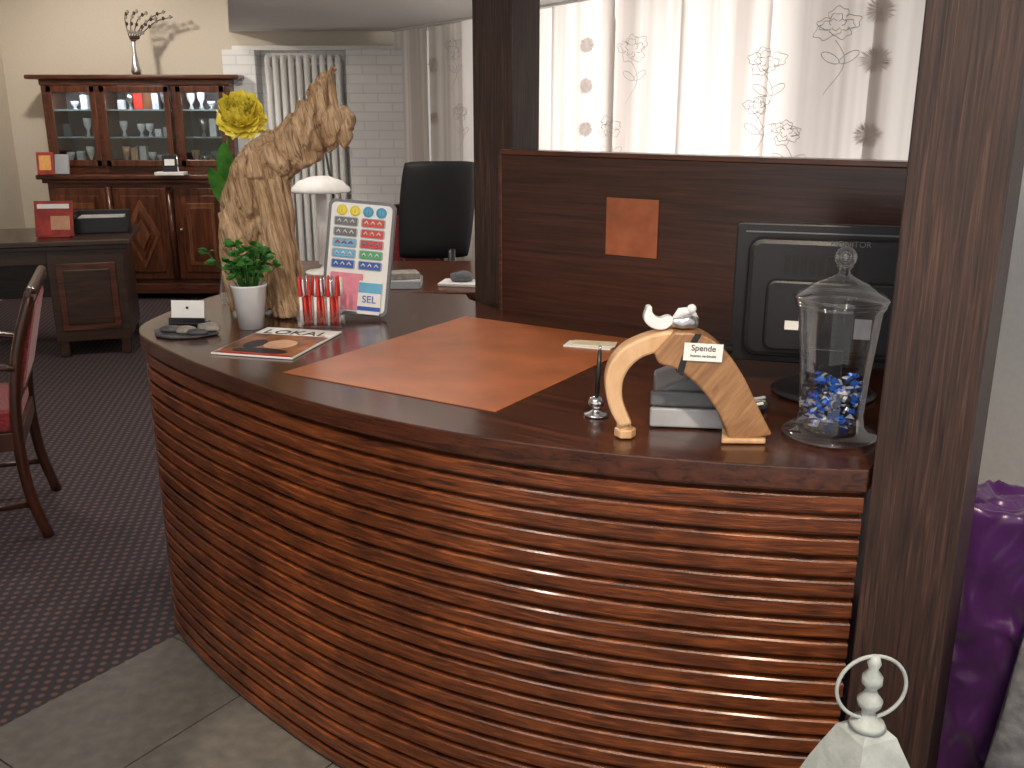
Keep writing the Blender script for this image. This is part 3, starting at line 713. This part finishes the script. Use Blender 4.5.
box('upper_top',(1.56,.38,.05),(0,.32,1.78),CABW,cab,bevel=.01)
box('cornice',(1.74,.44,.035),(0,.30,1.82),CABW,cab,bevel=.012)
for i,x in enumerate((-.75,-.31,.31,.75)): box('upright_%d'%i,(.05,.36,.66),(x,.33,1.43),CABW,cab,bevel=.006)
box('glass_shelf',(1.48,.28,.012),(0,.34,1.34),pbr('shelf_glass',(.3,.36,.36),.2),cab,bevel=0)
box('glass_shelf_upper',(1.48,.28,.012),(0,.34,1.56),pbr('shelf_glass_b',(.3,.36,.36),.2),cab,bevel=0)
ri=random.Random(21)
for i,(x,w) in enumerate([(-.53,.40),(0,.57),(.53,.40)]):
    y=.145 if i!=1 else .12
    for dz in(-1,1): box('glass_door_rail_%d_%d'%(i,dz),(w,.025,.05),(x,y,1.43+dz*.295),CABV,cab,bevel=.004)
    for dx in(-1,1): box('glass_door_stile_%d_%d'%(i,dx),(.045,.025,.64),(x+dx*(w/2-.022),y,1.43),CABV,cab,bevel=.004)
    box('glass_pane_%d'%i,(w-.08,.004,.55),(x,y,1.43),GLASSD,cab,bevel=0)
    for q in range(4 if i!=1 else 6):
        xx=x-w*.32+q*w*.64/(3 if i!=1 else 5)
        for zz in(1.12,1.346,1.566):
            m=ri.choice([LGREY,PAPER,GREY,CERAM,CERAM,SILVER,HORN1]); h=.06+.09*ri.random(); rn=ri.random()
            if i==1 and q in(2,3) and zz>1.5: box('display_frame_%d_%d'%(q,int(zz*10)),(.08,.03,.13),(xx,.3,zz+.066),RED if q==2 else CABL,cab)
            elif rn<.3: box('display_item_%d_%d_%d'%(i,q,int(zz*10)),(.055,.05,h),(xx,.3,zz+h/2),m,cab)
            elif rn<.85: lathe('display_cup_%d_%d_%d'%(i,q,int(zz*10)),[(0,0),(.02,0),(.008,h*.3),(.03,h*.6),(.034,h),(.03,h),(0,h*.6)],m,cab,(xx,.3,zz),seg=14)
    lc=bpy.data.lights.new('cabinet_fill','AREA'); lc.shape='RECTANGLE'; lc.size=w*.6; lc.size_y=.03; lc.energy=2.2; lc.color=(.95,.95,1)  # added fill light behind each glass door, brightens the cabinet interior
    lo=bpy.data.objects.new('cabinet_fill_%d'%i,lc); COL.objects.link(lo); lo.parent=cab; lo.location=(x,.175,1.74)
cl=grp('framed_brochures',(-3.81,8.03,1.052),(0,0,.2))
box('frame_a',(.13,.02,.18),(0,0,.09),REDP,cl,(-.2,0,0)); box('frame_b',(.12,.02,.16),(.12,.03,.08),LGREY,cl,(-.2,0,-.3)); box('picture',(.09,.005,.12),(.0,-.012,.095),pbr('print_orange',(.7,.35,.1),.5),cl,(-.2,0,0))
cm=grp('card_holder_ornament',(-2.78,8.0,1.052))
box('base',(.24,.1,.025),(0,0,.0125),PAPER,cm); box('card',(.12,.008,.14),(-.01,.02,.09),BLACK,cm,(-.15,0,.1)); box('label',(.08,.004,.05),(-.01,.012,.1),PAPER,cm,(-.15,0,.1)); tube('post',[(.06,0,.02),(.06,0,.16)],.006,CHROME,cm,8)
vg=grp('twig_vase',(-3.09,8.3,1.84))
lathe('vase',[(0,0),(.03,0),(.04,.03),(.028,.09),(.012,.18),(.018,.25),(.015,.26),(0,.25)],SILVER,vg,seg=20)
tw=pbr('twig',(.05,.03,.02),.7); bl=pbr('catkin',(.3,.28,.25),.8)
for i in range(6):
    a=(i-1.6)*.3; L=.17+.07*random.random()
    pts=catmull([Vector((0,0,.24)),Vector((math.sin(a)*.05,.01*i-.02,.30)),Vector((math.sin(a)*.16+.04,.02*i-.04,.28+L*.7)),Vector((math.sin(a)*.25+.11,.02*i-.05,.26+L))],5)
    tube('twig_%d'%i,pts,.004,tw,vg,5)
    for q in range(4,16,2): ball('bud_%d_%d'%(i,q),.013,pts[q]+Vector((.008*(-1)**q,0,.006)),bl if q%4 else tw,vg,(1,1,1.3),sub=1)

# ---------------------------------------------------------------- radiator
rg=grp('column_radiator',(-1.735,8.43,0))
for i in range(10):
    x=-.2925+.065*i
    for y in(-.05,.05): tube('section_%d_%d'%(i,int(y*100)),[(x,y,.2),(x,y,.24),(x,y,1.96),(x,y,2.0)],[.014,.024,.024,.014],WHITE,rg,10)
    tube('bridge_top_%d'%i,[(x,-.06,1.96),(x,.06,1.96)],.022,WHITE,rg,8); tube('bridge_bot_%d'%i,[(x,-.06,.22),(x,.06,.22)],.022,WHITE,rg,8)
tube('header_top',[(-.32,0,1.93),(.32,0,1.93)],.02,WHITE,rg,10); tube('header_bottom',[(-.32,0,.24),(.32,0,.24)],.02,WHITE,rg,10)
tube('pipe_l',[(-.24,0,.2),(-.24,0,0)],.012,WHITE,rg,8); tube('pipe_r',[(.24,0,.2),(.24,0,0)],.012,WHITE,rg,8)

# ---------------------------------------------------------------- work table behind counter
wt=grp('work_table',(-.45,4.95,0))
box('top',(1.7,.95,.035),(0,0,.735),CABW,wt,bevel=.005)
for sx in(-1,1):
    for sy in(-1,1): box('leg_%d%d'%(sx,sy),(.06,.06,.72),(sx*.79,sy*.42,.36),CABW,wt)
box('apron_front',(1.55,.02,.1),(0,-.42,.67),CABW,wt); box('apron_back',(1.55,.02,.1),(0,.42,.67),CABW,wt)
ml=grp('mushroom_lamp',(-.98,5.0,.753))
lathe('base',[(0,0),(.10,0),(.10,.012),(.03,.022),(.012,.04),(.012,.06)],WHITE,ml); tube('stem',[(0,0,.05),(0,0,.42)],.028,WHITE,ml,14)
lathe('shade',[(0,.50),(.05,.497),(.11,.475),(.148,.44),(.152,.425),(.148,.42),(.10,.435),(.03,.44),(0,.44)],WHITE,ml)
tube('cord_post',[(.06,.05,0),(.07,.05,.3),(.03,.02,.62)],.006,BLACK,ml,8)
bx=grp('paper_boxes',(-.55,4.62,.753)); box('box_low',(.22,.16,.04),(0,0,.02),LGREY,bx); box('box_top',(.15,.11,.03),(.02,.01,.055),STONE,bx,(0,0,.3)); box('stack',(.2,.14,.015),(.3,.05,.0075),PAPER,bx,(0,0,-.2)); blob('mouse_shape',.06,.035,.03,(.3,.05,.015),GREY,bx,3)
oc=grp('office_chair',(-.36,5.62,0),(0,0,.15))
# curved padded back (bows away from the sitter) with stitched border
V=[];Ff=[];nx=16;nz=16
def bk(u,v,off):
    x=.22*u*(1-.06*v*v); z=.98+.28*v; y=-.05*(1-u*u)*.9-.035*v+off
    return (x+.08*(z-.98),y,z)
for sd,off in((0,-.022),(1,.022)):
    for j in range(nz+1):
        for i2 in range(nx+1):
            u=-1+2*i2/nx; v_=-1+2*j/nz; e=max(abs(u),abs(v_))**8
            V.append(bk(u*(1-.03*(abs(v_)**6)),v_*(1-.03*(abs(u)**6)),off*(1-.85*e)))
st_=(nx+1)*(nz+1)
for j in range(nz):
    for i2 in range(nx):
        a=j*(nx+1)+i2; Ff.append((a,a+1,a+nx+2,a+nx+1)); Ff.append((st_+a,st_+a+nx+1,st_+a+nx+2,st_+a+1))
edge=[i2 for i2 in range(nx)]+[nx+(nx+1)*j for j in range(nz)]+[nz*(nx+1)+nx-i2 for i2 in range(nx)]+[(nx+1)*(nz-j) for j in range(nz)]
for q in range(len(edge)):
    a=edge[q]; b=edge[(q+1)%len(edge)]; Ff.append((a,b,st_+b,st_+a))
mk('backrest',V,Ff,BLACK2,oc,(-.07,.02,.03),(-.06,0,0),True)
for sx in(-1,1):
    tube('armrest_%d'%sx,[(sx*.27,.12,.66),(sx*.27,.40,.66)],[.025,.025],BLACK,oc,8); tube('arm_post_%d'%sx,[(sx*.27,.28,.66),(sx*.25,.30,.5),(sx*.18,.32,.45)],.014,BLACK,oc,8)
box('seat',(.48,.46,.08),(0,.32,.47),BLACK2,oc,bevel=.03); tube('gas_lift',[(0,.32,.1),(0,.32,.44)],.028,BLACK,oc,12); tube('back_support',[(0,.25,.43),(0,.05,.46),(0,-.06,.6),(0,-.07,.8)],.022,BLACK,oc,8)
for i in range(5):
    a=i*math.tau/5+.3; tube('base_arm_%d'%i,[(0,.32,.12),(.28*math.cos(a),.32+.28*math.sin(a),.07)],[.03,.018],BLACK,oc,8); ball('castor_%d'%i,.03,(.28*math.cos(a),.32+.28*math.sin(a),.03),BLACK,oc,(.7,1,1))

# ---------------------------------------------------------------- lighting
def area(name,loc,rot,size,power,col,sy=None):
    l=bpy.data.lights.new(name,'AREA'); l.energy=power; l.color=col; l.size=size
    if sy: l.shape='RECTANGLE'; l.size_y=sy
    o=bpy.data.objects.new(name,l); COL.objects.link(o); o.location=loc; o.rotation_euler=rot; return o
p=wpt(3.3,-1.1)
o=area('daylight',(p.x,p.y,1.6),(0,0,0),6.4,235,(1,.95,.91),1.9)
o.rotation_euler=Vector((WN.x,WN.y,0)).to_track_quat('-Z','Z').to_euler()
def ceillamp(i,loc,power,col=(1,.9,.78),spot=None,tgt=None,zc=2.6,soft=.08,blend=.8):
    g=grp('ceiling_spotlight' if i==0 else 'ceiling_spotlight.%03d'%i,(loc[0],loc[1],zc))
    lathe('housing',[(.075,0),(.08,-.004),(.075,-.01),(.055,-.008),(.05,0)],SILVER,g)
    l=bpy.data.lights.new('lamp','SPOT'); l.energy=power; l.color=col; l.spot_size=spot or 2.0; l.spot_blend=blend; l.shadow_soft_size=soft
    o=bpy.data.objects.new('lamp',l); COL.objects.link(o); o.parent=g; o.location=(0,0,-.03)
    if tgt: o.rotation_euler=(Vector(tgt)-Vector((loc[0],loc[1],zc-.03))).to_track_quat('-Z','Y').to_euler()
ceillamp(0,(-3.3,7.0),105,spot=2.3,tgt=(-3.3,8.4,1.3))
ceillamp(1,(.45,.3),190,(1,.83,.64),spot=1.2,tgt=(.25,1.8,.5))
ceillamp(2,(-.9,1.0),85,spot=1.6,tgt=(-.6,2.4,.7))
ceillamp(3,(-.4,3.9),60,spot=2.2,tgt=(-.5,3.6,.8))
ceillamp(4,(-2.6,4.6),75,spot=2.4,tgt=(-2.6,4.9,0))
ceillamp(5,(-.9,1.45),130,(1,.8,.6),spot=.20,tgt=(-.60,2.12,0),soft=.03,blend=.5)
ceillamp(6,(-1.75,5.4),110,(1,.94,.86),spot=.9,tgt=(-1.75,8.5,1.4))  # added spot, lifts the dark area around radiator and brick
FILLGLOBE=pbr('fill_globe_glow',(.85,.83,.8),.3,0,0,20,.02,0,((1,.9,.75),4))  # glow for the added fill globes
for i,(x,y,e) in enumerate([(-1.3,4.9,105),(-.5,.2,60)]):  # invented globes hung out of view to brighten ceiling and soffit
    g=grp('added_fill_globe' if i==0 else 'added_fill_globe.%03d'%i,(x,y,2.6))
    tube('cord',[(0,0,0),(0,0,-.25)],.004,BLACK,g,6); lathe('canopy',[(0,0),(.05,0),(.045,-.02),(0,-.025)],WHITE,g)
    lathe('cap',[(0,-.24),(.03,-.245),(.035,-.275),(0,-.275)],WHITE,g)
    ball('globe',.11,(0,0,-.37),FILLGLOBE,g)
    l=bpy.data.lights.new('globe_fill','POINT'); l.energy=e; l.color=(1,.93,.84); l.shadow_soft_size=.125
    o=bpy.data.objects.new('globe_fill',l); COL.objects.link(o); o.parent=g; o.location=(0,0,-.37)
w=bpy.data.worlds.new('World'); S.world=w; w.use_nodes=True
bg=w.node_tree.nodes['Background']; bg.inputs[0].default_value=(1,.97,.94,1); bg.inputs[1].default_value=1.0

# ---------------------------------------------------------------- camera
cd=bpy.data.cameras.new('camera'); cd.sensor_width=36; cd.lens=33.75; cd.clip_start=.02
co=bpy.data.objects.new('camera',cd); COL.objects.link(co); co.location=(0,0,1.6); co.rotation_euler=(math.radians(90-16.2),0,0)
S.camera=co
